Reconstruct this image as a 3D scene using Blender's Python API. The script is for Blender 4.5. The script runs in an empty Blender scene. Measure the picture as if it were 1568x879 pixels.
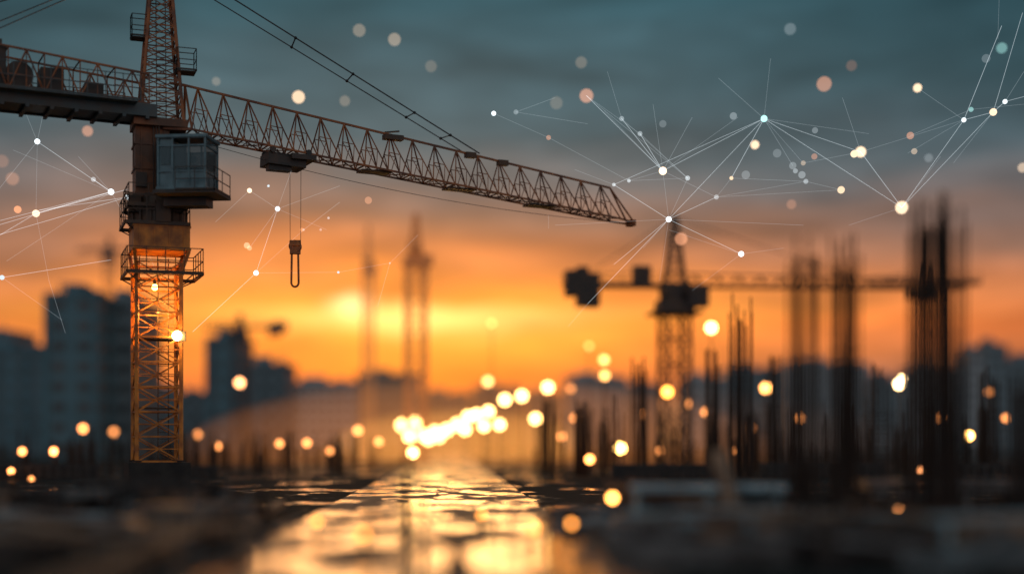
import bpy, math, random
from mathutils import Vector
random.seed(7)
sc=bpy.context.scene
F=2178.0; H=2.2; HY=680.0
def W(px,py,Y):   # image pixel coordinates and a depth -> world metres
    return Vector(((px-784)/F*Y, Y, H+(HY-py)/F*Y))
def lin(hx):
    hx=hx.lstrip('#'); o=[]
    for i in (0,2,4):
        c=int(hx[i:i+2],16)/255
        o.append(c/12.92 if c<=.04045 else ((c+.055)/1.055)**2.4)
    return (o[0],o[1],o[2],1)
# ---------------- materials
def mat(name,c1,c2,scale=3,rough=.6,metal=0,bump=0,rough2=None,det=5,emit=None,bscale=4,bdist=.05):
    m=bpy.data.materials.new(name); m.use_nodes=True
    nt=m.node_tree; b=nt.nodes['Principled BSDF']
    tc=nt.nodes.new('ShaderNodeTexCoord')
    n=nt.nodes.new('ShaderNodeTexNoise'); n.inputs['Scale'].default_value=scale; n.inputs['Detail'].default_value=det
    nt.links.new(tc.outputs['Object'],n.inputs['Vector'])
    r=nt.nodes.new('ShaderNodeValToRGB'); r.color_ramp.elements[0].position=.38; r.color_ramp.elements[1].position=.62
    r.color_ramp.elements[0].color=(*c1[:3],1); r.color_ramp.elements[1].color=(*c2[:3],1)
    nt.links.new(n.outputs['Fac'],r.inputs['Fac']); nt.links.new(r.outputs['Color'],b.inputs['Base Color'])
    b.inputs['Roughness'].default_value=rough; b.inputs['Metallic'].default_value=metal
    if rough2 is not None:
        mr=nt.nodes.new('ShaderNodeMapRange'); mr.inputs['From Min'].default_value=.4; mr.inputs['From Max'].default_value=.6
        mr.inputs['To Min'].default_value=rough; mr.inputs['To Max'].default_value=rough2
        nt.links.new(n.outputs['Fac'],mr.inputs['Value']); nt.links.new(mr.outputs['Result'],b.inputs['Roughness'])
    if bump:
        bp=nt.nodes.new('ShaderNodeBump'); bp.inputs['Strength'].default_value=bump; bp.inputs['Distance'].default_value=bdist
        n2=nt.nodes.new('ShaderNodeTexNoise'); n2.inputs['Scale'].default_value=scale*bscale; n2.inputs['Detail'].default_value=4
        nt.links.new(tc.outputs['Object'],n2.inputs['Vector'])
        nt.links.new(n2.outputs['Fac'],bp.inputs['Height']); nt.links.new(bp.outputs['Normal'],b.inputs['Normal'])
    if emit:
        b.inputs['Emission Color'].default_value=(*emit[:3],1); b.inputs['Emission Strength'].default_value=emit[3]
    return m
def wetmat(name,dry1,dry2,wet,cover,pscale,ripple,dryrough=.75,dryspec=.22):
    # dry, dark, coarse surface broken by standing water in its hollows
    m=bpy.data.materials.new(name); m.use_nodes=True; nt=m.node_tree; b=nt.nodes['Principled BSDF']
    N=nt.nodes.new; L=nt.links.new
    tc=N('ShaderNodeTexCoord'); mp=N('ShaderNodeMapping'); mp.inputs['Scale'].default_value=(1,.55,1); L(tc.outputs['Object'],mp.inputs[0])
    n=N('ShaderNodeTexNoise'); n.inputs['Scale'].default_value=pscale; n.inputs['Detail'].default_value=6; n.inputs['Roughness'].default_value=.6; L(mp.outputs[0],n.inputs['Vector'])
    mk=N('ShaderNodeMapRange'); mk.inputs['From Min'].default_value=cover; mk.inputs['From Max'].default_value=cover+.06; L(n.outputs['Fac'],mk.inputs['Value'])  # 1 = wet
    n2=N('ShaderNodeTexNoise'); n2.inputs['Scale'].default_value=6; n2.inputs['Detail'].default_value=8; L(tc.outputs['Object'],n2.inputs['Vector'])
    r=N('ShaderNodeValToRGB'); r.color_ramp.elements[0].position=.35; r.color_ramp.elements[1].position=.65; r.color_ramp.elements[0].color=(*dry1,1); r.color_ramp.elements[1].color=(*dry2,1); L(n2.outputs['Fac'],r.inputs[0])
    mx=N('ShaderNodeMix'); mx.data_type='RGBA'; L(mk.outputs[0],mx.inputs[0]); L(r.outputs[0],mx.inputs[6]); mx.inputs[7].default_value=(*wet,1); L(mx.outputs[2],b.inputs['Base Color'])
    rr=N('ShaderNodeMapRange'); rr.inputs['To Min'].default_value=dryrough; rr.inputs['To Max'].default_value=.035; L(mk.outputs[0],rr.inputs['Value']); L(rr.outputs[0],b.inputs['Roughness'])
    sp_=N('ShaderNodeMapRange'); sp_.inputs['To Min'].default_value=dryspec; sp_.inputs['To Max'].default_value=.5; L(mk.outputs[0],sp_.inputs['Value']); L(sp_.outputs[0],b.inputs['Specular IOR Level'])
    n3=N('ShaderNodeTexNoise'); n3.inputs['Scale'].default_value=2.2; n3.inputs['Detail'].default_value=2; L(tc.outputs['Object'],n3.inputs['Vector'])
    bd=N('ShaderNodeMapRange'); bd.inputs['To Min'].default_value=.12; bd.inputs['To Max'].default_value=ripple; L(mk.outputs[0],bd.inputs['Value'])
    h=N('ShaderNodeMix'); h.data_type='FLOAT'; L(mk.outputs[0],h.inputs[0]); L(n2.outputs['Fac'],h.inputs[2]); L(n3.outputs['Fac'],h.inputs[3])
    bp=N('ShaderNodeBump'); bp.inputs['Strength'].default_value=1; L(bd.outputs[0],bp.inputs['Distance']); L(h.outputs[0],bp.inputs['Height']); L(bp.outputs[0],b.inputs['Normal'])
    return m
def emat(name,c,s,clear=False):
    m=bpy.data.materials.new(name); m.use_nodes=True; nt=m.node_tree; nt.nodes.clear()
    o=nt.nodes.new('ShaderNodeOutputMaterial'); e=nt.nodes.new('ShaderNodeEmission')
    e.inputs[0].default_value=(*c[:3],1); e.inputs[1].default_value=s
    if clear:
        t=nt.nodes.new('ShaderNodeBsdfTransparent'); a=nt.nodes.new('ShaderNodeAddShader')
        nt.links.new(e.outputs[0],a.inputs[0]); nt.links.new(t.outputs[0],a.inputs[1]); nt.links.new(a.outputs[0],o.inputs[0])
    else: nt.links.new(e.outputs[0],o.inputs[0])
    return m
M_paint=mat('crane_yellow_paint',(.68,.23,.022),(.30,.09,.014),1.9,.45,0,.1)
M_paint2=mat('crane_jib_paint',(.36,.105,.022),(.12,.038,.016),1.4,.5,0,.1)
M_dark=mat('dark_steel',(.035,.035,.035),(.07,.05,.04),2,.5,.4)
M_rail=mat('platform_steel',(.05,.035,.028),(.09,.045,.022),2,.5,.2)
M_teal=mat('cab_paint',(.10,.20,.235),(.06,.13,.16),2,.35)
M_deck=mat('counter_jib_deck',(.05,.085,.10),(.07,.07,.065),1.5,.5)
M_rope=mat('wire_rope',(.03,.03,.03),(.06,.05,.05),8,.5,.6)
M_hook=mat('hook_paint',(.40,.13,.03),(.2,.06,.02),4,.5)
M_conc=mat('dark_concrete',(.17,.17,.17),(.05,.05,.05),2,.6,0,.3,rough2=.25)
M_found=mat('muddy_foundation',(.03,.026,.023),(.012,.011,.011),1.6,.8,0,.3)
M_glass=bpy.data.materials.new('cab_glass'); M_glass.use_nodes=True
b=M_glass.node_tree.nodes['Principled BSDF']; b.inputs['Base Color'].default_value=(.06,.11,.13,1); b.inputs['Roughness'].default_value=.08; b.inputs['Alpha'].default_value=.6
# ---------------- mesh builder
class MB:
    def __init__(s): s.v=[]; s.f=[]
    def beam(s,p,q,r,n=4,r2=None):
        p=Vector(p); q=Vector(q); d=(q-p)
        if d.length<1e-6: return
        d.normalize(); up=Vector((0,0,1)) if abs(d.z)<.9 else Vector((0,1,0))
        a=d.cross(up).normalized(); c=d.cross(a); k=len(s.v); r2=r if r2 is None else r2
        for pt,rr in ((p,r),(q,r2)):
            for i in range(n):
                t=2*math.pi*(i+.5)/n
                s.v.append(pt+a*math.cos(t)*rr+c*math.sin(t)*rr)
        for i in range(n):
            j=(i+1)%n; s.f.append((k+i,k+j,k+n+j,k+n+i))
        s.f.append(tuple(k+i for i in range(n))[::-1]); s.f.append(tuple(k+n+i for i in range(n)))
    def box(s,c,size,rz=0,tilt=0):
        k=len(s.v); cx,sx=math.cos(rz),math.sin(rz); ct,st=math.cos(tilt),math.sin(tilt)
        for dz in (-.5,.5):
            for dx,dy in ((-.5,-.5),(.5,-.5),(.5,.5),(-.5,.5)):
                x,y,z=dx*size[0],dy*size[1],dz*size[2]
                x,z=x*ct-z*st,x*st+z*ct
                s.v.append(Vector((c[0]+x*cx-y*sx,c[1]+x*sx+y*cx,c[2]+z)))
        for q in ((3,2,1,0),(4,5,6,7),(0,1,5,4),(1,2,6,5),(2,3,7,6),(3,0,4,7)): s.f.append(tuple(k+i for i in q))
    def ball(s,c,r,nu=12,nv=8,sz=1):
        k=len(s.v); c=Vector(c)
        s.v.append(c+Vector((0,0,r*sz)))
        for i in range(1,nv):
            t=math.pi*i/nv
            for j in range(nu):
                p=2*math.pi*j/nu
                s.v.append(c+Vector((r*math.sin(t)*math.cos(p),r*math.sin(t)*math.sin(p),r*sz*math.cos(t))))
        s.v.append(c-Vector((0,0,r*sz))); e=len(s.v)-1
        for j in range(nu):
            j2=(j+1)%nu; s.f.append((k,k+1+j,k+1+j2))
            for i in range(nv-2):
                a=k+1+i*nu; s.f.append((a+j,a+nu+j,a+nu+j2,a+j2))
            a=k+1+(nv-2)*nu; s.f.append((a+j,e,a+j2))
    def obj(s,name,m,parent=None,org=(0,0,0),smooth=False):
        o3=Vector(org); me=bpy.data.meshes.new(name)
        me.from_pydata([tuple(v-o3) for v in s.v],[],s.f); me.materials.append(m); me.update()
        if smooth:
            for p in me.polygons: p.use_smooth=True
        o=bpy.data.objects.new(name,me); sc.collection.objects.link(o)
        if parent: o.parent=parent
        else: o.location=o3
        return o
def empty(name,loc):
    e=bpy.data.objects.new(name,None); e.location=loc; sc.collection.objects.link(e); return e
def rot(x,y,a): return (x*math.cos(a)-y*math.sin(a), x*math.sin(a)+y*math.cos(a))
def lattice_tower(mb,cx,cy,z0,z1,w0,w1,ang,bays,rl,rb,xb=True,mid=True):
    def cor(z):
        t=(z-z0)/(z1-z0); w=(w0+(w1-w0)*t)/2
        return [Vector((cx+rot(a*w,b_*w,ang)[0],cy+rot(a*w,b_*w,ang)[1],z)) for a,b_ in ((-1,-1),(1,-1),(1,1),(-1,1))]
    for k in range(bays):
        za=z0+(z1-z0)*k/bays; zb=z0+(z1-z0)*(k+1)/bays; A=cor(za);B=cor(zb)
        for i in range(4):
            j=(i+1)%4
            mb.beam(A[i],B[i],rl)
            mb.beam(A[i],A[j],rb)
            if k==bays-1: mb.beam(B[i],B[j],rb)
            if xb:
                mb.beam(A[i],B[j],rb*.8); mb.beam(A[j],B[i],rb*.8)
            else:
                (mb.beam(A[i],B[j],rb*.8) if k%2 else mb.beam(A[j],B[i],rb*.8))
def railing(mb,pts,h,r=.02,closed=True,step=.7):
    n=len(pts)
    for i in range(n if closed else n-1):
        p=Vector(pts[i]); q=Vector(pts[(i+1)%n]); L=(q-p).length; m=max(1,int(L/step))
        for k in range(m+1):
            a=p.lerp(q,k/m); mb.beam(a,a+Vector((0,0,h)),r)
        for hh in (h,h*.5): mb.beam(p+Vector((0,0,hh)),q+Vector((0,0,hh)),r)
        mb.beam(p+Vector((0,0,.07)),q+Vector((0,0,.07)),r*2)
def tri_jib(mb,T0,T1,B0,B1,w0,w1,bays,rc,rb,side):
    def P(t,wh):
        if wh==0: return T0.lerp(T1,t)
        w=w0+(w1-w0)*t; return B0.lerp(B1,t)+side*(w/2*wh)
    for k in range(bays):
        t0=k/bays;t1=(k+1)/bays;tm=(t0+t1)/2
        mb.beam(P(t0,0),P(t1,0),rc)
        for s_ in (-1,1):
            mb.beam(P(t0,s_),P(t1,s_),rc*.9)
            mb.beam(P(t0,s_),P(tm,0),rb); mb.beam(P(tm,0),P(t1,s_),rb)
            mb.beam(P(t0,s_).lerp(P(tm,0),.5),P(t1,s_).lerp(P(tm,0),.5),rb*.6)
            mb.beam(P(t0,s_).lerp(P(tm,0),.5),P(tm,s_),rb*.6); mb.beam(P(t1,s_).lerp(P(tm,0),.5),P(tm,s_),rb*.6)
        mb.beam(P(t0,-1),P(t0,1),rb); mb.beam(P(t0,-1),P(t1,1),rb*.8); mb.beam(P(t1,-1),P(t0,1),rb*.8)
    return P
# ================= MAIN TOWER CRANE
u=60/F
bx=(240-784)/F*60; base=Vector((bx,60,0)); cr=empty('tower_crane',base)
zc=lambda py:H+(HY-py)*u
xo=lambda px:bx+(px-240)*u
A=math.radians(20)
zb0=zc(706)
m=MB(); lattice_tower(m,bx,60,zb0,zc(405),1.80,1.80,A,8,.10,.045)
for k in range(8):
    z=zb0+(zc(405)-zb0)*(k+.5)/8
    c4=[Vector((bx+rot(a*.9,b_*.9,A)[0],60+rot(a*.9,b_*.9,A)[1],z)) for a,b_ in ((-1,-1),(1,-1),(1,1),(-1,1))]
    for i in range(4): m.beam(c4[i],c4[(i+1)%4],.026)
m.obj('mast',M_paint,cr,base)
m=MB()
for dx in (-.22,.22): m.beam((bx+.2+dx,60.3,zb0),(bx+.2+dx,60.3,zc(395)),.025)
z=zb0+.1
while z<zc(395): m.beam((bx-.02,60.3,z),(bx+.42,60.3,z),.015); z+=.28
for z in (zc(625),zc(520)):
    m.box((bx,60,z),(1.5,1.5,.04),A)
m.obj('ladder',M_rail,cr,base)
m=MB(); m.box((bx,60,zb0/2-.02),(2.5,2.5,zb0-.04),A); m.box((bx,60,.25),(4.2,4.2,.5),A)
for a,b_ in ((-1,-1),(1,-1),(1,1),(-1,1)):
    x,y=rot(a*.9,b_*.9,A); m.box((bx+x,60+y,zb0+.02),(.35,.35,.06),A)
m.obj('foundation',M_found,cr,base)
m=MB(); m.box((bx+.1,60,(zc(350)+zc(388))/2),(2.28,2.28,zc(350)-zc(388)),A)
for py in (352,386): m.box((bx+.1,60,zc(py)),(2.36,2.36,.07),A)
for sx in (-.9,-.3,.3,.9):
    x,y=rot(sx,-1.15,A); m.box((bx+.1+x,60+y,zc(369)),(.07,.07,.9),A)
for i in range(4):
    sx,sy=((-1,-1),(1,-1),(1,1),(-1,1))[i]
    x,y=rot(sx*1.1,sy*1.1,A); x2,y2=rot(sx*.9,sy*.9,A)
    m.beam((bx+.1+x,60+y,zc(388)),(bx+x2,60+y2,zc(420)),.09)
m.obj('collar',M_paint,cr,base)
m=MB()
m.beam((bx+.05,60,zc(350)),(bx+.05,60,zc(322)),1.15,20); m.beam((bx+.05,60,zc(322)),(bx+.05,60,zc(300)),.95,20,.8)
for i in range(16):
    t=2*math.pi*i/16; m.beam((bx+.05+1.2*math.cos(t),60+1.2*math.sin(t),zc(347)),(bx+.05+1.2*math.cos(t),60+1.2*math.sin(t),zc(325)),.05)
m.box((bx+.5,59.0,zc(330)),(.6,.5,.9),A); m.box((bx-.7,59.1,zc(318)),(.5,.4,.7),A)
m.obj('slewing_ring',M_rail,cr,base)
def sq(cx,cy,z,w,d,a): return [Vector((cx+rot(i*w/2,j*d/2,a)[0],cy+rot(i*w/2,j*d/2,a)[1],z)) for i,j in ((-1,-1),(1,-1),(1,1),(-1,1))]
m=MB()
for (cx,z,w,h_) in ((bx+.2,zc(424),3.05,1.05),(bx-.1,zc(349),2.6,1.15),(bx-.05,zc(322),2.4,.9)):
    P_=sq(cx,60,z,w,w,A); railing(m,P_,h_,.024)
    for i in range(4):
        m.beam(P_[i],P_[(i+1)%4],.06)
        q=Vector((bx,60,z-.9)); m.beam(P_[i],P_[i].lerp(q,.5),.03)
    for k in range(9):
        a=P_[0].lerp(P_[1],k/8); b2=P_[3].lerp(P_[2],k/8)
        if abs(k-4)>2: m.beam(a,b2,.03)
        else:
            m.beam(a,a.lerp(b2,.2),.03); m.beam(b2,b2.lerp(a,.2),.03)
m.obj('service_platforms',M_rail,cr,base)
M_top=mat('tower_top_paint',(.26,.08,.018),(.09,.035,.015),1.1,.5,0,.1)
m=MB(); cx=bx-.28
m.box((cx,60.1,(zc(305)+zc(186))/2),(1.38,1.38,zc(186)-zc(305)),A)
for py in (300,262,225,190): m.box((cx,60.1,zc(py)),(1.48,1.48,.08),A)
m.box((bx+.05,60.1,zc(193)),(2.2,1.9,.32),A)
for sx in (-.45,.05,.5):
    x,y=rot(sx,-.72,A); m.box((cx+x,60.1+y,zc(245)),(.06,.05,2.6),A)
m.obj('slewing_tower',M_top,cr,base)
m=MB()
for k in range(3): m.beam((cx+.35+k*.12,59.2,zc(300)),(cx+.32+k*.12,59.25,zc(195)),.025,6)
m.box((cx-.2,59.3,zc(280)),(.45,.25,.6),A); m.beam((cx-.5,59.3,zc(262)),(cx-.55,59.35,zc(205)),.02,6)
m.obj('cables_and_boxes',M_dark,cr,base)
# cab
m=MB(); ca=math.radians(-6); cy=58.2; cxx=W(288,0,cy).x; z0=W(0,291,cy).z; z1=W(0,217,cy).z; hw=.98; hd=.8
def cp(x,y,z): 
    X,Y=rot(x,y,ca); return Vector((cxx+X,cy+Y,z))
for x in (-hw,-.38,.30,hw):
    for y in (-hd,hd): m.beam(cp(x,y,z0),cp(x,y,z1),.05)
for z in (z0,z0+.62,z1-.32,z1):
    for y in (-hd,hd): m.beam(cp(-hw,y,z),cp(hw,y,z),.045)
    for x in (-hw,hw): m.beam(cp(x,-hd,z),cp(x,hd,z),.045)
m.box((cxx,cy,z1+.06),(2.12,1.8,.12),ca); m.box((cxx,cy,z0-.05),(2.08,1.75,.12),ca)
pc=cp(-.67,0,(z0+z1)/2); m.box(pc,(.56,1.52,z1-z0-.1),ca)
pc=cp(.15,-hd+.03,z0+.3); m.box(pc,(1.58,.05,.58),ca)
pc=cp(.15,hd-.03,z0+.3); m.box(pc,(1.58,.05,.58),ca)
m.obj('cab_shell',M_teal,cr,base)
m=MB()
for y in (-hd,hd):
    m.box(cp(.30,y*.96,(z0+.62+z1-.32)/2),(1.26,.02,z1-z0-.98),ca)
m.box(cp(hw*.98,0,(z0+z1)/2),(.02,1.5,z1-z0-.1),ca)
m.box(cp(-.67,-.79,(z0+z1)/2+.3),(.38,.02,.8),ca)
m.obj('cab_glass',M_glass,cr,base)
m=MB(); zz=z0-.2
m.box((cxx+.15,cy+.1,zz),(2.6,2.1,.14),ca)
m.box((cxx-.1,cy+.5,zz-.25),(1.8,.9,.36),ca)
P_=[cp(-.2,-1.0,zz),cp(1.42,-1.0,zz),cp(1.42,1.1,zz)]
railing(m,P_,.95,.022,False)
m.box(cp(.2,.1,z0+.55),(.5,.5,.9),ca); m.ball(cp(.2,.05,z0+1.25),.16)
m.obj('cab_platform',M_dark,cr,base)
# cat head lattice
m=MB(); ztop=zc(-62)
lattice_tower(m,bx+.12,60.1,zc(190),ztop,1.74,.66,A,12,.08,.034,xb=True)
m.box((bx+.12,60.1,ztop),(.8,.8,.35),A)
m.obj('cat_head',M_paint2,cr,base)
m=MB()
for dx in (-.2,.2): m.beam((bx+.2+dx,60,zc(190)),(bx+.15+dx,60,ztop),.022)
z=zc(190)
while z<ztop: m.beam((bx,60,z),(bx+.38,60,z),.014); z+=.28
for (px,py,w) in ((284,112,.8),(214,60,.7)):
    P_=sq(xo(px),60,zc(py),w,w,A); railing(m,P_,.95,.022); m.box((xo(px),60,zc(py)),(w,w,.04),A)
m.obj('cat_head_ladder',M_dark,cr,base)
# jib
T0=W(283,131,60.3); T1=W(934,288,69.3); B0=W(288,203,60.3); B1=W(966,342,70)
dj=Vector((B1.x-B0.x,B1.y-B0.y,0)).normalized(); side=Vector((-dj.y,dj.x,0))
m=MB(); P=tri_jib(m,T0,T1,B0,B1.lerp(B0,.04),1.35,1.0,19,.062,.036,side)
E=P(1,0)
for s_ in (-1,1): m.beam(P(1,s_),B1+side*.3*s_,.055); m.beam(E,B1+side*.3*s_,.045)
m.beam(B1+side*.3,B1-side*.3,.07); m.box(B1,(.3,.5,.3),math.atan2(dj.y,dj.x))
m.beam(P(0,0),P(0,1),.06); m.beam(P(0,0),P(0,-1),.06)
m.beam(P(0,0),(bx+.5,60.1,T0.z+.05),.07); m.beam(P(0,1),(bx+.4,60.6,B0.z),.08); m.beam(P(0,-1),(bx+.4,59.5,B0.z),.08)
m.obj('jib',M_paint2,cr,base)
m=MB()
for k in range(60):
    a=P(k/60,-1).lerp(P(k/60,1),.3); b2=P(k/60,-1).lerp(P(k/60,1),.7); m.beam(a,b2,.02)
for t in (.455,):
    p=P(t,0); m.box(p+Vector((0,0,-.1)),(.9,.4,.22),math.atan2(dj.y,dj.x)); m.beam(p+dj*-.4+Vector((0,0,.1)),p+dj*.3+Vector((0,0,.22)),.05)
for t in (.64,.72): m.box(P(t,0)+Vector((0,0,-.05)),(.5,.3,.25),math.atan2(dj.y,dj.x))
for t in (.40,.60,.8): m.box((P(t,1)+P(t,-1))/2+Vector((0,0,-.08)),(1.4,.8,.07),math.atan2(dj.y,dj.x))
m.obj('jib_fittings',M_rail,cr,base)
# trolley + hook
tt=.206; tc_=(P(tt,1)+P(tt,-1))/2; ja=math.atan2(dj.y,dj.x)
m=MB(); m.box(tc_+Vector((-.15,0,-.42)),(1.7,1.3,.5),ja,-.05); m.box(tc_+Vector((.55,0.1,-.28)),(1.1,1.4,.22),ja)
m.box(tc_+Vector((-.3,-.3,-.75)),(1.0,.5,.25),ja)
for s_ in (-1,1):
    for k in (-.8,.8): m.beam(tc_+dj*k+side*.7*s_+Vector((0,0,-.05)),tc_+dj*k+side*.55*s_+Vector((0,0,-.05)),.13,10)
m.obj('trolley',M_dark,cr,base)
hk=W(452,374,tc_.y)
m=MB()
for dx in (-.22,.24): m.beam(hk+Vector((dx,0,-.1)),(hk.x+dx*1.05,hk.y,tc_.z-.5),.014)
r0=W(300,216,60.3); prev=r0
for k in range(1,25):
    t=k/24; p=r0.lerp(B1,t)+Vector((0,0,-1.0*4*t*(1-t)*.55)); m.beam(prev,p,.014); prev=p
prev=P(0,-1)
for k in range(1,25):
    t=k/24; p=P(0,-1).lerp(P(.86,-1),t)+Vector((0,0,-.32*4*t*(1-t))); m.beam(prev,p,.012); prev=p
ap=Vector((bx+.15,60.1,ztop))
pj=P(.655,0)
a1,b1=ap+Vector((0,-.15,.25)),pj+Vector((.15,0,.1)); a2,b2_=ap+Vector((0,.15,-.28)),pj+Vector((-.35,0,0))
m.beam(a1,b1,.032); m.beam(a2,b2_,.026)
for t in (.4,.58,.78,.9):
    m.beam(a1.lerp(b1,t),a2.lerp(b2_,t),.03); m.ball(a1.lerp(b1,t),.07,8,6); m.ball(a2.lerp(b2_,t),.07,8,6)
ce=Vector((bx,60,0))-dj*13; dzH=H-1.5
for sx in (-.5,.5):
    m.beam(ap+Vector((0,sx*.3,.1)),ce+side*sx+Vector((0,0,16.6+dzH)),.03)
cs=W(-6,46,56.6); 
for dz in (0,.28): m.beam(ap+Vector((0,0,.1+dz*.3)),cs+Vector((0,0,dz)),.026)
c_=Vector((bx,60,0))-dj*7.6; m.beam((c_.x,c_.y,17.3+dzH),cs+Vector((0,0,.3)),.05)
m.obj('ropes_and_pendants',M_rope,cr,base)
m=MB(); m.box(hk+Vector((0,0,-.22)),(.46,.3,.42),.2); m.beam(hk+Vector((-.23,0,-.02)),hk+Vector((.23,0,-.02)),.2,10)
m.beam(hk+Vector((0,-.16,-.1)),hk+Vector((0,.16,-.1)),.27,14)
m.obj('hook_block',M_hook,cr,base)
m=MB(); zb=H+(HY-440)/F*hk.y; zt=hk.z-.4
pts=[Vector((hk.x-.15,hk.y,zt)),Vector((hk.x-.17,hk.y,zb+.2))]
for k in range(1,8):
    t=math.pi*k/8; pts.append(Vector((hk.x-.01-.16*math.cos(t),hk.y,zb+.2-.18*math.sin(t))))
pts+= [Vector((hk.x+.15,hk.y,zb+.2)),Vector((hk.x+.13,hk.y,zt))]
for i in range(len(pts)-1): m.beam(pts[i],pts[i+1],.048,8)
m.obj('hook_sling',M_hook,cr,base)
# counter jib
m=MB(); L=13.0; nb=9
def C(t,s_,z): return Vector((bx,60,0))-dj*t+side*s_+Vector((0,0,z+dzH))
for s_ in (-.85,.85):
    for k in range(nb):
        ta=.5+(L-.5)*k/nb; tb=.5+(L-.5)*(k+1)/nb; tm=(ta+tb)/2
        za=16.8+.7*ta/7.4*.9; zb2=16.8+.7*tb/7.4*.9
        m.beam(C(ta,s_,za),C(tb,s_,zb2),.055); m.beam(C(ta,s_,15.6),C(tb,s_,15.6),.07)
        m.beam(C(ta,s_,15.6),C(tm,s_,(za+zb2)/2),.04); m.beam(C(tm,s_,(za+zb2)/2),C(tb,s_,15.6),.04)
        m.beam(C(tm,s_,15.6),C(tm,s_,(za+zb2)/2),.025)
        m.beam(C(ta,s_,za),C(ta,s_,15.6),.03); m.beam(C(ta,-.85,za),C(ta,.85,za),.03)
        m.beam(C(ta,s_,16.2),C(tb,s_,16.25),.025)
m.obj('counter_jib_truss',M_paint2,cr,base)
m=MB(); ja2=math.atan2(dj.y,dj.x)
for s_ in (-.95,.95):
    m.box(C(L/2+.2,s_,15.32),(L,.16,.52),ja2)
m.box(C(L/2+.2,0,15.18),(L,1.7,.12),ja2)
for k in range(14): m.box(C(.6+k*.95,0,15.02),(.14,2.1,.14),ja2)
for s_ in (-1.35,1.35):
    m.box(C(L/2+.6,s_,15.5),(L-1,.6,.05),ja2)
    railing(m,[C(1.0,s_*1.2,15.5),C(L,s_*1.2,15.5)],1.05,.02,False)
m.obj('counter_jib_deck',M_deck,cr,base)
m=MB()
m.box(C(7.3,.0,16.55),(2.4,1.3,1.7),ja2); m.box(C(7.0,0,17.5),(1.5,1.1,.3),ja2)
m.beam(C(5.6,-.6,16.3),C(5.6,.6,16.3),.55,16); m.box(C(4.3,.1,16.2),(.9,1.1,1.1),ja2); m.box(C(2.6,.1,16.0),(.7,.9,.7),ja2)
for k in range(4): m.box(C(10.3+k*.65,0,14.9),(.55,2.0,2.6),ja2)
m.obj('winch_and_counterweights',M_dark,cr,base)
# work lamp on mast, then an added glow inside the lattice
lampc=W(271,514,59.0)
m=MB(); m.ball(lampc,.2); m.obj('work_lamp_lens',emat('work_lamp_glow',(1,.58,.18),60),cr,base)
m=MB(); m.box(lampc+Vector((.1,.3,.0)),(.4,.1,.4)); m.beam(lampc+Vector((0,.2,0)),(bx+.7,59.9,lampc.z),.04); m.obj('work_lamp_housing',M_dark,cr,base)
ilp=W(237,440,60.3)
m=MB(); m.ball(ilp,.13); m.obj('sun_glow_ball',emat('sun_glow_emission',(1,.40,.06),40),cr,base)  # added emissive ball for sunlight showing through the lattice
m=MB(); m.beam(ilp+Vector((0,0,.13)),ilp+Vector((0,0,.3)),.07,8); m.beam(ilp+Vector((0,0,.25)),(bx+.2,60.3,ilp.z+.25),.02); m.obj('glow_ball_bracket',M_dark,cr,base)  # bracket made up to carry the glow ball
pl=bpy.data.lights.new('mast_glow_fill','POINT'); pl.energy=260; pl.color=(1,.42,.08); pl.shadow_soft_size=.2  # added point fill that warms the lattice as the sun glow would
po=bpy.data.objects.new('mast_glow_fill',pl); sc.collection.objects.link(po); po.parent=cr; po.location=W(240,478,59.6)-base

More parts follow.
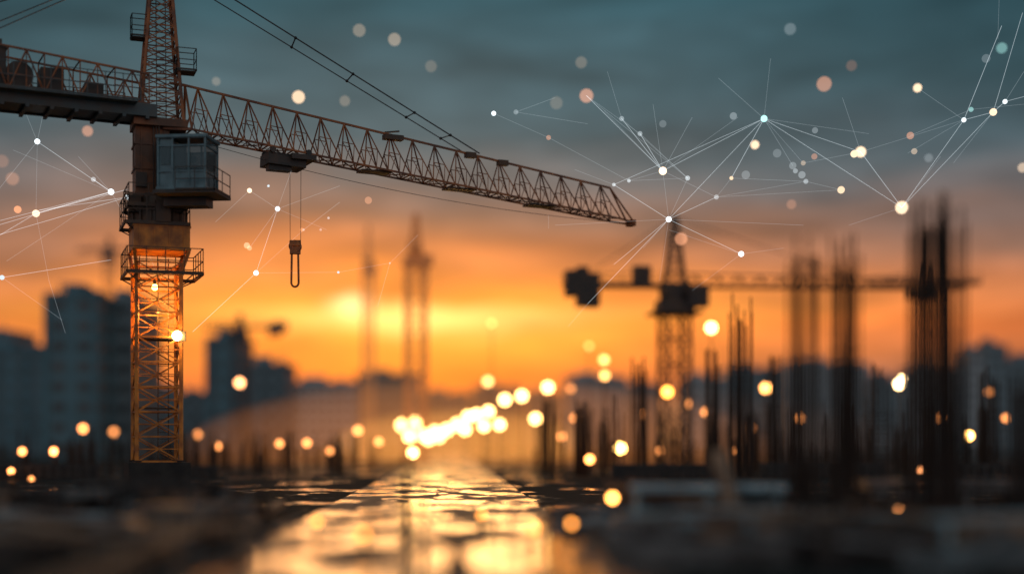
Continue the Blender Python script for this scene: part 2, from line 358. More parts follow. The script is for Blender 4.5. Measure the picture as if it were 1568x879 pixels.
# ================= simple background cranes
def bg_crane(px,py_jib,Y,mw,heading,Lj,Lc,head,mt,cw=True,slim=False,cwm=None):
    x=(px-784)/F*Y; b0=Vector((x,Y,0)); e=empty('tower_crane',b0); zj=H+(HY-py_jib)/F*Y
    d=Vector((math.cos(heading),math.sin(heading),0)); s=Vector((-d.y,d.x,0))
    m=MB(); lattice_tower(m,x,Y,.0,zj-(.6 if slim else 2.2),mw,mw,.3,max(6,int((zj-2)/2.2)),mw*.07,mw*.04); m.obj('mast',mt,e,b0)
    m=MB(); k_=.75 if slim else 1
    m.box((x,Y,zj-1.7*k_),(mw*1.4*k_,mw*1.4*k_,1.0*k_),heading); m.beam((x,Y,zj-1.2*k_),(x,Y,zj-.5),mw*.6*k_,12); m.box((x,Y,zj-.2),(mw*1.1*k_,mw*k_,1.0*k_),heading)
    p=b0+d*mw*.8-s*mw*.6; m.box((p.x,p.y,zj-.9),(mw*.8*k_,mw*.7*k_,1.9*k_),heading); m.box((x,Y,zj-2.3*k_),(mw*2*k_,mw*2*k_,.15),heading)
    m.obj('slewing_unit',mt,e,b0)
    m=MB(); lattice_tower(m,x,Y,zj,zj+head,mw*.8*k_,mw*.2,heading,5,mw*.06,mw*.035); m.obj('cat_head',mt,e,b0)
    m=MB(); o=Vector((x,Y,zj))
    tri_jib(m,o+d*.8+Vector((0,0,1.2)),o+d*Lj+Vector((0,0,.8)),o+d*.8,o+d*Lj,1.3,1.0,max(6,int(Lj/2)),.09,.05,s); m.obj('jib',mt,e,b0)
    m=MB(); c=o-d*(Lc/2); m.box((c.x,c.y,zj+.1),(Lc,1.6,.35),heading); railing(m,[o-d*1+s*.8+Vector((0,0,.25)),o-d*Lc+s*.8+Vector((0,0,.25))],1,.04,False,1.5)
    if not slim:
        c=o-d*(Lc*.30); m.box((c.x,c.y,zj+1.0),(1.5,1.4,1.6),heading)
    m.obj('counter_jib',mt,e,b0)
    if cw:
        m=MB()
        for k in range(3):
            c=o-d*(Lc-.6-k*1.0); m.box((c.x,c.y,zj+.25-k*.3),(.97,2.0,(2.2,3.4,2.9)[k]*(.7 if slim else 1)),heading)
        m.obj('counterweight',cwm or (mt if slim else M_dark),e,b0)
    m=MB(); t=o+Vector((0,0,head)); m.beam(t,o+d*Lj*.6+Vector((0,0,1.1)),.04); m.beam(t,o-d*Lc*.9+Vector((0,0,.4)),.04); m.obj('pendant',mt,e,b0)
    return e
M_bg1=mat('weathered_crane_paint',(.08,.045,.028),(.04,.028,.026),.8,.6)
M_bg2=mat('distant_crane_airlight',(.46,.19,.09),(.38,.16,.09),.8,.9,emit=(.5,.18,.055,.34))  # emission puts warm airlight into the crane colour
M_bg2b=mat('hazier_crane_airlight',(.5,.22,.12),(.42,.2,.12),.8,.9,emit=(.5,.2,.07,.4))  # stronger emission stands for thicker airlight
M_bg3=mat('distant_grey_crane_paint',(.14,.13,.14),(.10,.10,.11),.8,.8)
bg_crane(1033,440,125,2.2,math.radians(4),26,9.8,6.2,M_bg1)
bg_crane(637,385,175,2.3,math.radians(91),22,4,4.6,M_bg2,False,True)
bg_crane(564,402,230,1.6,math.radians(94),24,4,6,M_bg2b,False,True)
bg_crane(368,503,250,2.2,math.radians(170),7,8.5,2.5,M_bg3,True,True)
bg_crane(168,385,300,2.0,math.radians(175),7,5,3,M_bg3,False,True)
bg_crane(1422,436,170,2.0,math.radians(178),7,6,2.5,M_bg1,False,True)

# ================= buildings
M_win=mat('window_glass',(.03,.05,.06),(.07,.09,.10),.3,.3)
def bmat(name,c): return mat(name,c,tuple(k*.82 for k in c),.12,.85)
B_teal=bmat('tower_render',(.11,.215,.26)); B_mid=bmat('facade_concrete',(.20,.275,.31)); B_far=bmat('haze_tinted_facade',(.36,.40,.42)); B_warm=bmat('warm_haze_tinted_facade',(.50,.36,.27))  # far facades: aerial haze put into the paler, warmer base colours
def building(name,px0,px1,pyt,Y,dep,mt,extra=True,fl=3.1):
    x0=(px0-784)/F*Y; x1=(px1-784)/F*Y; z=H+(HY-pyt)/F*Y; w=x1-x0; cx=(x0+x1)/2; b0=Vector((cx,Y+dep/2,0))
    e=empty(name,b0)
    m=MB(); m.box((cx,Y+dep/2,z/2),(w,dep,z)); m.obj('walls',mt,e,b0)
    m=MB(); m.box((cx,Y+dep/2,z+.3),(w+.6,dep+.6,.6))
    if extra:
        m.box((cx-w*.15,Y+dep/2,z+1.6),(w*.35,dep*.4,2.0)); m.box((cx+w*.25,Y+dep/2,z+1.1),(w*.15,dep*.3,1.0))
        for k in range(6): 
            xx=x0+w*random.random(); m.beam((xx,Y+dep*.4,z+.6),(xx,Y+dep*.4,z+random.uniform(2,4)),.12)
    m.obj('roof',mt,e,b0)
    m=MB(); nf=max(1,int(z/fl)); nw=max(2,int(w/3.0)); 
    for f in range(nf):
        zz=(f+.55)*z/nf
        for k in range(nw):
            m.box((x0+(k+.5)*w/nw,Y-.03,zz),(w/nw*.5,.14,z/nf*.5))
        nd=max(2,int(dep/3.5))
        for k in range(nd):
            for xx in (x0-.03,x1+.03): m.box((xx,Y+(k+.5)*dep/nd,zz),(.14,dep/nd*.5,z/nf*.5))
    m.obj('windows',M_win,e,b0)
    m=MB(); 
    for k in range(0,nw+1,2): m.box((x0+k*w/nw,Y-.2,z/2),(.5,.4,z))
    m.obj('pilasters',mt,e,b0)
    m=MB(); m.box((cx,Y-.1,1.2),(2,.3,2.4)); m.obj('door',M_dark,e,b0)
building('apartment_tower',70,148,454,220,16,B_teal)
building('apartment_tower',152,206,462,232,18,B_mid)
building('apartment_block',-60,66,536,300,16,B_teal)
building('apartment_block',-140,22,510,340,16,B_mid)
building('apartment_tower',316,367,520,300,16,B_teal)
building('apartment_block',372,440,560,330,14,B_mid)
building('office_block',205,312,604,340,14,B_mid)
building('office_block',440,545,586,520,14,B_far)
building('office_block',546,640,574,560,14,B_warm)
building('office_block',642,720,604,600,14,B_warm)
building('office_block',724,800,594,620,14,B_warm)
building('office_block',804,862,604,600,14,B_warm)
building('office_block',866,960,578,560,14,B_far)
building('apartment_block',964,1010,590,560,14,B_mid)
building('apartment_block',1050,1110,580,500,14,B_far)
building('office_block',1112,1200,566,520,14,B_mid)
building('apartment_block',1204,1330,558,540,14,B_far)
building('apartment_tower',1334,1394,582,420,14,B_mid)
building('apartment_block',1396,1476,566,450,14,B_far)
building('apartment_tower',1480,1508,540,430,14,B_far)
building('apartment_tower',1510,1542,530,430,14,B_mid)
building('apartment_block',1544,1650,552,460,14,B_mid)
# ================= ground and road
m=MB(); m.v=[Vector((-1500,-60,0)),Vector((1500,-60,0)),Vector((1500,2600,0)),Vector((-1500,2600,0))]; m.f=[(0,1,2,3)]
g=m.obj('ground',wetmat('wet_mud',(.010,.010,.010),(.040,.032,.026),(.006,.007,.008),.535,.30,.008,.85))
M_road=wetmat('wet_asphalt',(.020,.025,.028),(.055,.062,.066),(.008,.009,.010),.47,.45,.016,.5,.32)
rd=Vector((-.043,1,0)); RW=3.8
def R(t,o,z): return Vector((-.60,0,z))+rd*t+Vector((o,0,0))
m=MB(); N=60
for k in range(N+1):
    t=-20+ (640)*(k/N)**2
    m.v+= [R(t,-RW,.004),R(t,RW,.004)]
for k in range(N): m.f.append((2*k,2*k+1,2*k+3,2*k+2))
m.obj('road',M_road)
M_kerb=mat('kerb_concrete',(.16,.12,.10),(.07,.06,.055),1.5,.7,0,.2)
for o in (-RW-.1,RW+.1):
    m=MB(); t=5
    while t<140:
        if random.random()>.12 and not 42<t<88: m.beam(R(t,o,.02),R(t+.97,o+random.uniform(-.04,.04),.02),.12)
        t+=1.0
    m.obj('kerb',M_kerb)
m=MB(); t=8
while t<200: 
    a=R(t,-.06,.008);b2=R(t,.06,.008);c=R(t+2,.06,.008);d=R(t+2,-.06,.008); k=len(m.v); m.v+=[a,b2,c,d]; m.f.append((k,k+1,k+2,k+3)); t+=6
m.obj('road_marking',mat('worn_road_paint',(.16,.15,.14),(.03,.03,.03),3,.5))
# ================= rebar columns
M_rebar=mat('rusty_rebar',(.035,.018,.012),(.016,.011,.010),3,.7,.3)
def rebar(px0,px1,pyt,Y,n,r=.022,jit=.5):
    x0=(px0-784)/F*Y;x1=(px1-784)/F*Y; w=x1-x0; z=H+(HY-pyt)/F*Y; m=MB(); b0=Vector(((x0+x1)/2,Y,0))
    for k in range(n):
        x=x0+w*(k+.5+random.uniform(-.3,.3))/n; y=Y+random.uniform(-.5,.5)*w; l=random.uniform(-.02,.02)*z*.6
        m.beam((x,y,0),(x+l,y+l*.5,z*random.uniform(1-jit*.35,1.03)),r)
    zz=.4
    while zz<z*.62:
        P_=sq(b0.x,Y,zz,w*.9,w*.9,0)
        for i in range(4): m.beam(P_[i],P_[(i+1)%4],r*.4)
        zz+=.3
    m.obj('rebar_column',M_rebar,None,b0)
rebar(1208,1252,368,36,16,.034,.3); rebar(1272,1318,368,36.5,17,.034,.3); rebar(1394,1472,308,35.5,32,.036,.3)
rebar(1115,1150,452,92,12,.065); rebar(1080,1102,540,102,10,.08); rebar(966,992,548,100,10,.08); rebar(880,902,612,100,10,.08)
rebar(1548,1575,565,36,8,.035); rebar(1170,1198,548,110,8,.075); rebar(614,628,700,34,5,.03); rebar(830,850,600,110,8,.07)
rebar(1330,1360,560,100,9,.07); rebar(1500,1530,560,100,9,.07)
def starter(xr,yr,hr,n,r=.02):
    m=MB()
    for k in range(n):
        y=random.uniform(*yr); x=random.uniform(*xr)*1.0
        for j in range(random.randint(3,6)):
            xx=x+random.uniform(-.3,.3); yy=y+random.uniform(-.3,.3); m.beam((xx,yy,0),(xx+random.uniform(-.08,.08),yy,random.uniform(*hr)),r)
    m.obj('starter_bars',M_rebar)
starter((2,36),(92,150),(1.5,5.5),90,.055)
starter((4,17),(27,40),(.5,1.7),50,.02)
starter((-38,-12),(100,160),(1.2,3.4),75,.05)
starter((-17,-6),(27,40),(.3,1.4),45,.02)
# ================= site clutter
M_wood=mat('wet_timber',(.14,.07,.038),(.03,.022,.017),2,.4,0,.2,rough2=.7)
M_wood2=mat('pale_timber',(.42,.27,.17),(.18,.115,.075),2,.5,0,.2)
M_tarp=mat('blue_grey_sheet',(.30,.48,.55),(.14,.26,.31),1.2,.3,0,.3)
M_galv=mat('galvanised_pipe',(.34,.40,.42),(.12,.14,.15),2,.3,.5)
M_black=mat('black_formwork_ply',(.012,.012,.013),(.03,.024,.02),1.5,.5,0,.2)
def timber(x,y,l,n,lay,a,mt=M_wood):
    m=MB(); b0=Vector((x,y,0))
    for j in range(lay):
        for k in range(n):
            X,Y=rot(random.uniform(-.15,.15),(k-n/2)*.26,a); m.box((x+X,y+Y,.12+j*.2),(l*random.uniform(.85,1.05),.2,.16),a+random.uniform(-.03,.03))
    for q in (-.35,.35):
        X,Y=rot(q*l,0,a); m.box((x+X,y+Y,.02),(.14,n*.27,.08),a)
    m.obj('timber_stack',mt,None,b0)
def pipes(x,y,l,n,a):
    m=MB(); b0=Vector((x,y,0)); dx,dy=math.cos(a),math.sin(a)
    for k in range(n):
        ox=-dy*(k-n/2)*.14; oy=dx*(k-n/2)*.14; z=.1+.12*(k%3==0)
        s_=random.uniform(-.3,.3); m.beam((x+ox-dx*(l/2+s_),y+oy-dy*(l/2+s_),z),(x+ox+dx*(l/2-s_),y+oy+dy*(l/2-s_),z+.02),.055,8)
    for q in (-.3,.3): m.box((x+dx*q*l,y+dy*q*l,.03),(.12,n*.15,.06),a)
    m.obj('pipe_bundle',M_galv,None,b0)
def rubble(x,y,rr,n):
    m=MB(); b0=Vector((x,y,0))
    for k in range(n):
        t=random.uniform(0,6.28); q=rr*random.random()**.6; s_=random.uniform(.08,.3); h=max(0,(1-q/rr))*.6
        m.box((x+q*math.cos(t),y+q*math.sin(t),h+s_*.3),(s_*random.uniform(1,2.4),s_,s_*.6),random.uniform(0,3),random.uniform(-.5,.5))
    for k in range(5):
        t=random.uniform(0,6.28); m.beam((x,y,.1),(x+1.3*rr*math.cos(t),y+rr*math.sin(t),random.uniform(.3,1.1)),.03)
    m.obj('rubble_pile',M_conc,None,b0)
def formwork(x,y,l,h,a,mt=M_black):
    m=MB(); b0=Vector((x,y,0)); m.box((x,y,h/2+.01),(l,.05,h),a); n=int(l/.6)
    for k in range(n+1):
        X,Y=rot(-l/2+k*l/n,-.08,a); m.box((x+X,y+Y,h/2+.02),(.08,.1,h+random.uniform(.0,.35)),a)
        X2,Y2=rot(-l/2+k*l/n,-.7,a); m.beam((x+X,y+Y,h*.9),(x+X2,y+Y2,.02),.03)
    for hh in (.25,.75):
        X,Y=rot(0,-.15,a); m.box((x+X,y+Y,h*hh),(l,.05,.09),a)
    m.obj('formwork_panel',mt,None,b0)
def spot_xy(sgn,y0=24,y1=41):
    y=y0+(y1-y0)*random.random()
    cx=-.043*y-.6
    x=cx+sgn*random.uniform(RW+1.4,max(RW+2.5,.42*y)); return x,y
for i in range(40):
    sg=random.choice((-1,1)); x,y=spot_xy(sg); timber(x,y,random.uniform(1.6,4.0),random.randint(2,6),random.randint(1,4),random.uniform(-.5,.5),random.choice((M_wood,M_black,M_wood2,M_conc)))
for i in range(24):
    sg=random.choice((-1,1)); x,y=spot_xy(sg); pipes(x,y,random.uniform(2,4.0),random.randint(3,8),random.uniform(-.6,.6))
for i in range(18):
    sg=random.choice((-1,1)); x,y=spot_xy(sg,25,41); rubble(x,y,random.uniform(.6,1.5),45)
for sg in (-1,1):
    for k in range(10):
        y=random.uniform(36,41); x=-.043*y-.6+sg*(RW+2.0+k*1.4+random.uniform(-.3,.3))
        formwork(x,y,random.uniform(1.6,2.6),random.uniform(.55,1.25),random.uniform(-.12,.12),random.choice((M_black,M_black,M_wood)))
formwork(-10.2,39,3.4,1.25,.03); formwork(-9.0,38.2,1.8,1.0,-.1,M_wood)
for (x,y,l,h,a) in ((9,34,3.5,.7,.1),(5.8,28,2.5,.45,-.2),(11,30,3,.6,.15),(-9.5,33,3,.5,.1),(-10.5,28,2.6,.5,-.1),(30,88,8,1.0,0),(20,92,8,1.0,0),(-30,90,8,.9,0),(-22,92,6,.8,0),(10,92,7,.9,0)):
    formwork(x,y,l,h,a)
for i in range(34):
    sg=random.choice((-1,1)); x,y=spot_xy(sg,25,39); m=MB(); a=random.uniform(-.7,.7); z=random.uniform(.35,.9); l=random.uniform(2.5,4.5)
    m.box((x,y,z),(l,.32,.07),a,random.uniform(-.12,.12))
    for q in (-.38,.38): m.box((x+math.cos(a)*l*q,y+math.sin(a)*l*q,z/2-.05),(.12,.2,z))
    m.obj('trestle_board',random.choice((M_wood2,M_tarp,M_wood,M_galv)),None,(x,y,0))
m=MB(); t=18
while t<44:
    a=R(t,-RW-.9,.30); c=R(t+2.9,-RW-.9+random.uniform(-.05,.05),.30+random.uniform(-.03,.03)); m.beam(a,c,.15); m.beam(R(t,-RW-.9,.0),R(t,-RW-.9,.5),.06); t+=3
m.obj('timber_edging',M_wood2)
def slab(px0,px1,py,Y,th=.25,dep=4):
    x0=(px0-784)/F*Y;x1=(px1-784)/F*Y; z=H+(HY-py)/F*Y; m=MB(); b0=Vector(((x0+x1)/2,Y,0))
    m.box((b0.x,Y+dep/2,z-th/2),(x1-x0,dep,th)); 
    n=max(2,int((x1-x0)/1.8))
    for k in range(n+1):
        for yy in (.3,dep-.3): m.beam((x0+.15+(x1-x0-.3)*k/n,Y+yy,0),(x0+.15+(x1-x0-.3)*k/n,Y+yy,z-th),.07,8)
    return m,b0
m,b0=slab(968,1206,742,34.5,.16,1.0); m.obj('sheet_metal_bench',M_tarp,None,b0)
m,b0=slab(1330,1640,736,37,.25,2); m.obj('concrete_slab',M_conc,None,b0)
m,b0=slab(1040,1240,794,29,.14,1); m.obj('formwork_table',M_tarp,None,b0)
m,b0=slab(-60,160,752,37,.2,2); m.obj('concrete_slab',M_conc,None,b0)
m,b0=slab(20,210,820,28,.10,1.0); m.obj('formwork_table',M_galv,None,b0)
m=MB(); m.beam(W(1120,772,32),W(1098,692,32.6),.17,4); m.obj('leaning_plank',M_wood2)
m=MB(); x,y=-1.0,26
m.box((x,y,.03),(.5,.5,.05)); m.beam((x,y,.06),(x,y,.7),.2,12,.03); m.obj('traffic_cone',M_dark)
# ================= lamps
EM={}
def em(c,s):
    k=(c,s)
    if k not in EM:
        EM[k]=emat('lamp_glow_%d'%len(EM),c,s)
    return EM[k]
WARM=(1,.55,.17); ORG=(1,.38,.10)
M_pole=mat('lamp_pole',(.06,.05,.045),(.04,.035,.03),2,.5,.3)
def lamp(px,py,Y,r,c=WARM,s=14,name='street_lamp'):
    p=W(px,py,Y); b0=Vector((p.x,Y,0)); e=empty(name,b0)
    m=MB(); m.ball(p,r,12,8); m.obj('globe',em(c,s),e,b0)
    m=MB(); m.beam((p.x,Y+.05,0),(p.x,Y+.05,max(.1,p.z-r)),.05,6); m.beam((p.x,Y,p.z+r),(p.x,Y,p.z+r+.12),r*.6,8,.03); m.beam((p.x,Y+.05,p.z-r-.1),(p.x,Y+.05,p.z-r),r*.5,8); m.beam((p.x,Y+.05,0),(p.x,Y+.05,.5),.11,8,.06)
    m.obj('pole',M_pole,e,b0)
for px,py,Y in ((616,651,190),(632,693,115),(635,648,185),(648,666,175),(666,661,170),(684,658,165),(712,657,150),(717,638,160),(730,635,155),(741,652,140),(748,630,150),(765,650,135),(773,612,150),(799,606,150),(820,641,140),(839,593,150),(672,668,180),(627,668,170),(700,650,185),(656,672,160)):
    lamp(px,py,Y,.48*Y/150,WARM,15)
lamp(747,584,170,.42,(1,.5,.15),8)
for px,py in ((925,551),(926,575)): lamp(px,py,150,.36,(1,.45,.12),8)
for px,py in ((753,495),(902,530)): lamp(px,py,170,.26,(1,.5,.12),5,'floodlight_mast')
lamp(1089,502,130,.42,WARM,18,'floodlight_mast'); lamp(950,686,115,.38,(1,.55,.13),24); lamp(1173,594,130,.40,(1,.42,.11),11)
lamp(1377,588,115,.36,(1,.65,.3),17); lamp(1381,580,116,.24,(1,.65,.3),14); lamp(1484,667,105,.28,(1,.48,.12),24); lamp(367,586,150,.40,(1,.42,.16),9)
lamp(1022,600,118,.42,(1,.34,.05),10); lamp(903,703,98,.3,(1,.35,.08),9); lamp(938,762,36,.09,(1,.4,.08),20,'work_light'); lamp(1375,777,36,.05,(1,.35,.1),18,'work_light')
lamp(1410,720,90,.2,(1,.35,.12),5,'work_light')
for px,py,Y,s in ((127,656,140,10),(174,661,160,4),(303,665,140,5),(333,683,120,5),(428,679,120,6),(470,678,125,7),(548,659,150,9),(34,691,105,10),(82,691,105,15),(17,721,88,8),(985,634,130,5),(1080,631,130,5),(874,595,150,3),(580,676,130,7),(1150,655,120,3),(1055,618,130,3),
  (48,733,84,3),(505,690,120,4),(1225,640,130,3),(1540,640,120,4),(1515,600,130,3),(1440,640,120,3),(1120,690,110,4),(1010,690,115,5),(860,668,130,6),(880,640,140,5)):
    lamp(px,py,Y,.25*Y/120,(1,.33,.09),s)
for (t,o) in ((29,-1.2),(31,2.4),(34,-2.6),(37,1.4),(33,3.4)):  # added glowing balls that imitate lamp glints on the wet road
    p=R(t,o,.36); b0=Vector((p.x,p.y,0)); e=empty('road_glint_ball',b0)
    q=MB(); q.ball(p,.07,10,6); q.obj('lens',em((1,.33,.05),8),e,b0)
    q=MB(); q.beam((p.x,p.y,0),(p.x,p.y,.28),.04,8); q.box((p.x,p.y,.03),(.25,.25,.04)); q.obj('stand',M_dark,e,b0)
# ================= glowing network (floating web of light points)
NB=empty('light_network',W(1050,280,62))
no=NB.location.copy()
WH=(.85,.95,1.0); PE=(1,.72,.48); TL=(.45,.9,.85); OR=(1,.42,.22)
nodes=[(57,217,4.5,WH,2),(55,327,6,PE,1.6),(27,321,6,OR,1.1),(3,425,4,WH,1),(170,294,5,WH,2),(143,275,4,WH,.7),(196,302,4.5,WH,1.6),(382,292,4,PE,2),(425,320,4,WH,2),(411,285,2,WH,1),(392,418,4.2,WH,2.2),(378,376,5,PE,.9),(382,380,4,PE,.7),(518,417,2,WH,1),(597,403,1.5,WH,.6),(491,352,2,WH,.5),(503,334,2,WH,.8),
(465,352,2,WH,.5),(756,174,4,WH,1.6),(790,172,4,WH,.35),(952,182,4,WH,.5),(980,205,4,WH,.6),(1015,262,6.5,PE,2.4),(963,277,3,WH,.9),(1024,336,4.6,WH,2.6),(1053,273,4,WH,.9),(1097,302,4,WH,.6),(1120,273,3.2,PE,1.2),(1135,389,4.6,WH,2.4),(1170,182,5.5,TL,1.6),
(1156,222,8,PE,1.4),(1318,233,10,PE,1.6),(1308,236,6,PE,1.4),(1288,291,6,PE,1.2),(1381,318,12,PE,1.5),(1400,232,5,PE,.7),(1394,208,6,OR,.8),(1405,135,8,PE,1.4),(1476,184,4,WH,1.4),(1521,172,6,PE,1.5),(1539,156,4,WH,1.4),(1487,168,4,TL,.9),(1566,257,9,PE,.9),
(1043,366,12,OR,.95),(1230,250,4,PE,.6),(1234,278,4,WH,.6),(1247,240,5,OR,.6),(1228,268,6,WH,.4),(1214,254,6,WH,.3),(1218,262,4,WH,.5),(940,283,3,WH,.9),(840,211,4,OR,.7),(457,149,12,PE,1.1),(898,147,13,OR,.95),(1262,129,14,OR,.8),(1534,74,10,TL,.6),(134,201,10,OR,.8),(462,352,3,OR,.8),
(1304,101,10,OR,.2),(604,61,12,PE,.5),(550,47,12,PE,.35),(528,155,10,PE,.25),(19,274,12,OR,.4),(3,247,12,OR,.25),(331,125,8,PE,.25),(564,307,6,OR,.6),(1210,45,11,WH,.22),(1422,242,8,WH,.22),(660,102,11,PE,.18),(852,158,12,PE,.18),(890,96,11,PE,.22),(1123,178,6,WH,.35),(1248,200,5,WH,.3),(1212,313,9,OR,.35),(1142,268,7,WH,.25),(1015,190,6,WH,.2),(1190,235,7,WH,.2),(1510,90,7,WH,.2)]
nm={}
def nat(px,py):
    k=(px,py)
    if k not in nm:
        rr=random.Random(px*1000+py); nm[k]=W(px,py,rr.uniform(61.0,65.0))
    return nm[k]
grp={}
for px,py,r,c,s in nodes:
    p=nat(px,py)
    if r>=8:
        p=W(px,py,74); rr=r*74/F*.80
    else: rr=r*p.y/F*.92
    g=grp.setdefault((c,s),MB()); g.ball(p,rr,20,12)
for (c,s),g in grp.items():
    if s<1: g.obj('light_point',emat('light_point',c,s*.26,True),NB,no,True)
    else: g.obj('light_point',emat('light_point',c,s),NB,no,True)
E1=[((1015,262),(1170,182)),((1170,182),(1381,318)),((1170,182),(1318,233)),((1170,182),(1120,273)),((1381,318),(1318,233)),((1381,318),(1521,172)),((1381,318),(1476,184)),((1024,336),(1135,389)),((1024,336),(900,465)),((1024,336),(940,405)),((1024,336),(1097,302)),
((1015,262),(952,182)),((1015,262),(980,205)),((1476,184),(1521,172)),((1521,172),(1539,156)),((1539,156),(1600,140)),((1024,336),(1170,182)),((940,283),(1024,336)),((1170,182),(940,283)),((55,327),(170,294)),((55,327),(0,360)),((170,294),(-20,350)),((170,294),(0,338)),((392,418),(425,320)),((57,217),(170,294)),((196,302),(60,322)),((196,302),(-20,365)),((3,425),(170,398)),((392,418),(295,508)),((170,294),(143,275)),((55,327),(196,290)),((1015,262),(898,147)),((1476,184),(1534,40)),((1521,172),(1566,20))]
E2=[((1135,389),(1060,445)),((1015,262),(1000,160)),((1015,262),(925,170)),((1476,184),(1390,235)),((756,174),(840,211)),((840,211),(963,277)),((790,172),(900,190)),((963,277),(1015,262)),((1053,273),(1024,336)),((1053,273),(980,205)),((1097,302),(1120,273)),((1097,302),(1288,291)),((1318,233),(1476,184)),((1015,262),(1024,336)),((1015,262),(1097,302)),
((55,327),(75,430)),((75,430),(100,510)),((57,217),(68,165)),((57,217),(30,150)),((425,320),(446,262)),((392,418),(465,352)),((465,352),(520,310)),((518,417),(597,403)),((597,403),(640,360)),((597,403),(578,470)),((3,425),(95,490)),((382,292),(330,340)),((1170,182),(1180,90)),((1170,182),(1230,250)),((1230,250),(1318,233)),((1024,336),(985,380)),((1024,336),(1230,345)),((1170,182),(1330,205)),((900,465),(870,500)),((840,330),(840,350)),((1024,336),(850,345)),((1521,172),(1460,250)),((952,182),(1053,273)),((1381,318),(1440,240)),((1135,389),(1024,352)),((1130,180),(1015,262)),((1530,0),(1528,60)),((898,147),(1053,273)),
((57,217),(-10,300)),((57,217),(55,327)),((170,294),(120,240)),((425,320),(382,292)),((425,320),(520,285)),((392,418),(518,417)),((382,380),(425,320)),((170,294),(196,340)),((1170,182),(1100,120)),((1015,262),(1060,180)),((1024,336),(1010,430)),((1381,318),(1300,345)),((1318,233),(1290,150)),((940,283),(880,260)),((1135,389),(1200,380)),
((790,172),(850,150)),((952,182),(930,110)),((1234,278),(1120,273)),((1234,278),(1288,291)),((1097,302),(1234,278)),((1405,135),(1476,184)),((1394,208),(1487,168)),((170,294),(20,230)),((196,302),(240,420)),((170,294),(10,400)),((425,320),(500,352)),((1214,254),(1170,182)),((1539,156),(1568,110)),((1487,168),(1568,160)),((963,277),(1053,273)),((898,147),(980,205))]
m=MB()
for a,b2 in E1: m.beam(nat(*a),nat(*b2),.011,4)
m.obj('bright_strands',emat('strand_glow',(.75,.85,.9),.24,True),NB,no)
m=MB()
for a,b2 in E2: m.beam(nat(*a),nat(*b2),.009,4)
m.obj('faint_strands',emat('faint_strand_glow',(.7,.8,.85),.10,True),NB,no)
# ================= added glowing volumes for the warm light at end of road
def haze(name,c,sx,sy,sz,col,s):
    m=MB(); m.ball((0,0,0),1,32,20); o=m.obj(name,M_dark,None); o.location=c; o.scale=(sx,sy,sz)
    mt=bpy.data.materials.new(name); mt.use_nodes=True; nt=mt.node_tree; nt.nodes.clear()
    out=nt.nodes.new('ShaderNodeOutputMaterial'); e=nt.nodes.new('ShaderNodeEmission'); e.inputs[0].default_value=(*col,1); e.inputs[1].default_value=s
    nt.links.new(e.outputs[0],out.inputs['Volume']); o.data.materials.clear(); o.data.materials.append(mt)
haze('glow_haze',(-4,180,1),36,60,9,(1,.30,.045),.0022)
haze('glow_haze',(-7,200,2),18,40,5,(1,.40,.07),.006)
haze('glow_haze',(-12,420,0),130,60,22,(1,.38,.10),.0004)
# ================= world
w=bpy.data.worlds.new('World'); sc.world=w; w.use_nodes=True; nt=w.node_tree; nt.nodes.clear()
def nd(t,**k):
    n=nt.nodes.new(t)
    for a,v in k.items(): setattr(n,a,v)
    return n
def mth(op,a,b_=None,c=None,clamp=False):
    n=nd('ShaderNodeMath',operation=op); n.use_clamp=clamp
    for i,v in enumerate((a,b_,c)):
        if v is None: continue
        if isinstance(v,(int,float)): n.inputs[i].default_value=v
        else: nt.links.new(v,n.inputs[i])
    return n.outputs[0]
tc=nd('ShaderNodeTexCoord'); sp=nd('ShaderNodeSeparateXYZ'); nt.links.new(tc.outputs['Generated'],sp.inputs[0])
x,y,z=sp.outputs
az=mth('ARCTAN2',x,y); hyp=mth('SQRT',mth('ADD',mth('MULTIPLY',x,x),mth('MULTIPLY',y,y)))
v=mth('DIVIDE',z,mth('MAXIMUM',hyp,.05))
cb=nd('ShaderNodeCombineXYZ'); nt.links.new(mth('MULTIPLY',az,3.2),cb.inputs[0]); nt.links.new(mth('MULTIPLY',v,14),cb.inputs[1])
def noise(sc_,det,off,dist=0):
    mp=nd('ShaderNodeMapping'); mp.inputs['Location'].default_value=(off,off*.7,off*.3); nt.links.new(cb.outputs[0],mp.inputs[0])
    n=nd('ShaderNodeTexNoise'); n.inputs['Scale'].default_value=sc_; n.inputs['Detail'].default_value=det; n.inputs['Distortion'].default_value=dist; nt.links.new(mp.outputs[0],n.inputs['Vector']); return n.outputs['Fac']
n1=noise(1.6,5,3.1,.3); n2=noise(1.9,7,11.7,.8); n5=noise(5.5,6,31.2,.6)
vv=mth('ADD',v,mth('MULTIPLY',mth('SUBTRACT',n1,.5),.06)); pos=mth('MULTIPLY',mth('MAXIMUM',vv,0),2.0,clamp=True)
def ramp(L):
    r=nd('ShaderNodeValToRGB'); cr_=r.color_ramp
    while len(cr_.elements)<len(L): cr_.elements.new(.5)
    for e,(p,c) in zip(cr_.elements,L): e.position=p*2; e.color=lin(c)
    nt.links.new(pos,r.inputs[0]); return r.outputs[0]
far=ramp([(0,'#42525b'),(.04,'#585a5e'),(.055,'#94604a'),(.075,'#d86e3a'),(.10,'#c07248'),(.13,'#88685a'),(.165,'#5c5c5f'),(.2,'#47565d'),(.25,'#314b53'),(.31,'#20414a'),(.42,'#17343c')])
near=ramp([(0,'#7a4c28'),(.03,'#a85f30'),(.045,'#f46c18'),(.065,'#ff8824'),(.085,'#ffa032'),(.104,'#f88c2e'),(.13,'#d87e42'),(.155,'#a87456'),(.185,'#746a66'),(.22,'#4e6168'),(.31,'#30535d')])
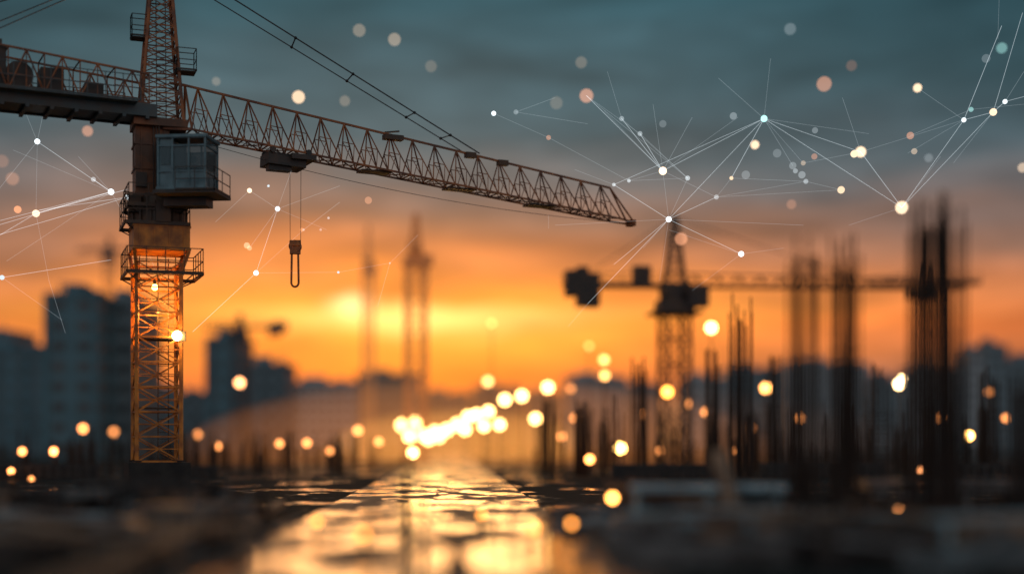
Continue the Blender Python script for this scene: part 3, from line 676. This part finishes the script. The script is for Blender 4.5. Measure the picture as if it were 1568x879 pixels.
g1=mth('EXPONENT',mth('MULTIPLY',mth('POWER',mth('DIVIDE',mth('ADD',az,.075),.27),2),-1))
def mix(f,a,b_,t='MIX'):
    n=nd('ShaderNodeMix',data_type='RGBA',blend_type=t)
    for i,vv_ in ((0,f),(6,a),(7,b_)):
        if isinstance(vv_,(int,float)): n.inputs[i].default_value=vv_
        elif isinstance(vv_,tuple): n.inputs[i].default_value=vv_
        else: nt.links.new(vv_,n.inputs[i])
    return n.outputs[2]
def scale(c,f):
    vm=nd('ShaderNodeVectorMath',operation='SCALE'); nt.links.new(c,vm.inputs[0])
    if isinstance(f,(int,float)): vm.inputs['Scale'].default_value=f
    else: nt.links.new(f,vm.inputs['Scale'])
    return vm.outputs[0]
col=mix(g1,far,near)
def mrange(src,a,b_,c,d):
    cm=nd('ShaderNodeMapRange'); cm.inputs['From Min'].default_value=a; cm.inputs['From Max'].default_value=b_; cm.inputs['To Min'].default_value=c; cm.inputs['To Max'].default_value=d; nt.links.new(src,cm.inputs['Value']); return cm.outputs[0]
col=scale(col,mrange(n2,.32,.7,.76,1.40)); col=scale(col,mrange(n5,.3,.7,.86,1.15))
# added fill: sky behind the camera brightened to light the crane's near faces
bk=nd('ShaderNodeMapRange'); bk.interpolation_type='SMOOTHSTEP'; bk.inputs['From Min'].default_value=.3; bk.inputs['From Max'].default_value=-.6; bk.inputs['To Min'].default_value=0; bk.inputs['To Max'].default_value=1; nt.links.new(y,bk.inputs['Value'])
up=mth('GREATER_THAN',z,-.02)
col=mix(1.0,col,mix(mth('MULTIPLY',bk.outputs[0],up),(0,0,0,1),(.25,.265,.28,1)),'ADD')
n4=mth('SUBTRACT',noise(5,4,21.3,.4),.5)
vs2=mth('ADD',v,mth('MULTIPLY',n4,.022))
def spot(a0,v0,sa,sv,c,k,vsrc=None):
    e=mth('ADD',mth('POWER',mth('DIVIDE',mth('SUBTRACT',az,a0),sa),2),mth('POWER',mth('DIVIDE',mth('SUBTRACT',vsrc or vs2,v0),sv),2))
    f=mth('MULTIPLY',mth('EXPONENT',mth('MULTIPLY',e,-1)),k)
    return mix(f,(0,0,0,1),c)
for s_ in (spot(-.075,.086,.075,.008,(1,.66,.24,1),.85),spot(-.05,.092,.11,.004,(1,.6,.22,1),.4),spot(-.113,.098,.013,.0065,(1,.8,.4,1),1.0),spot(-.09,.074,.24,.042,(1,.32,.04,1),.36)):
    col=mix(1.0,col,s_,'ADD')
sky=nd('ShaderNodeTexSky',sky_type='NISHITA'); sky.sun_disc=False; sky.sun_elevation=math.radians(4.9); sky.sun_rotation=math.radians(-4.9)
col=mix(1.0,col,scale(sky.outputs[0],.002),'ADD')
bg=nd('ShaderNodeBackground'); nt.links.new(col,bg.inputs[0]); bg.inputs[1].default_value=1.0
o=nd('ShaderNodeOutputWorld'); nt.links.new(bg.outputs[0],o.inputs[0])
# sun low behind the cloud bank
sl=bpy.data.lights.new('sun','SUN'); sl.energy=.12; sl.angle=math.radians(12); sl.color=(1,.5,.2)
so=bpy.data.objects.new('sun',sl); sc.collection.objects.link(so)
sd=Vector((-.085,1,.086)).normalized(); so.rotation_euler=sd.to_track_quat('Z','Y').to_euler()
# camera
cd=bpy.data.cameras.new('camera'); co=bpy.data.objects.new('camera',cd); sc.collection.objects.link(co); sc.camera=co
co.location=(0,0,H); co.rotation_euler=(math.radians(90),0,0); cd.lens=50.0; cd.sensor_width=36
cd.shift_y=(HY-439.5)/1568; cd.clip_end=5000; cd.clip_start=.1
cd.dof.use_dof=True; cd.dof.focus_distance=62.5; cd.dof.aperture_fstop=.058
sc.view_settings.view_transform='Standard'; sc.view_settings.look='None'; sc.view_settings.exposure=0
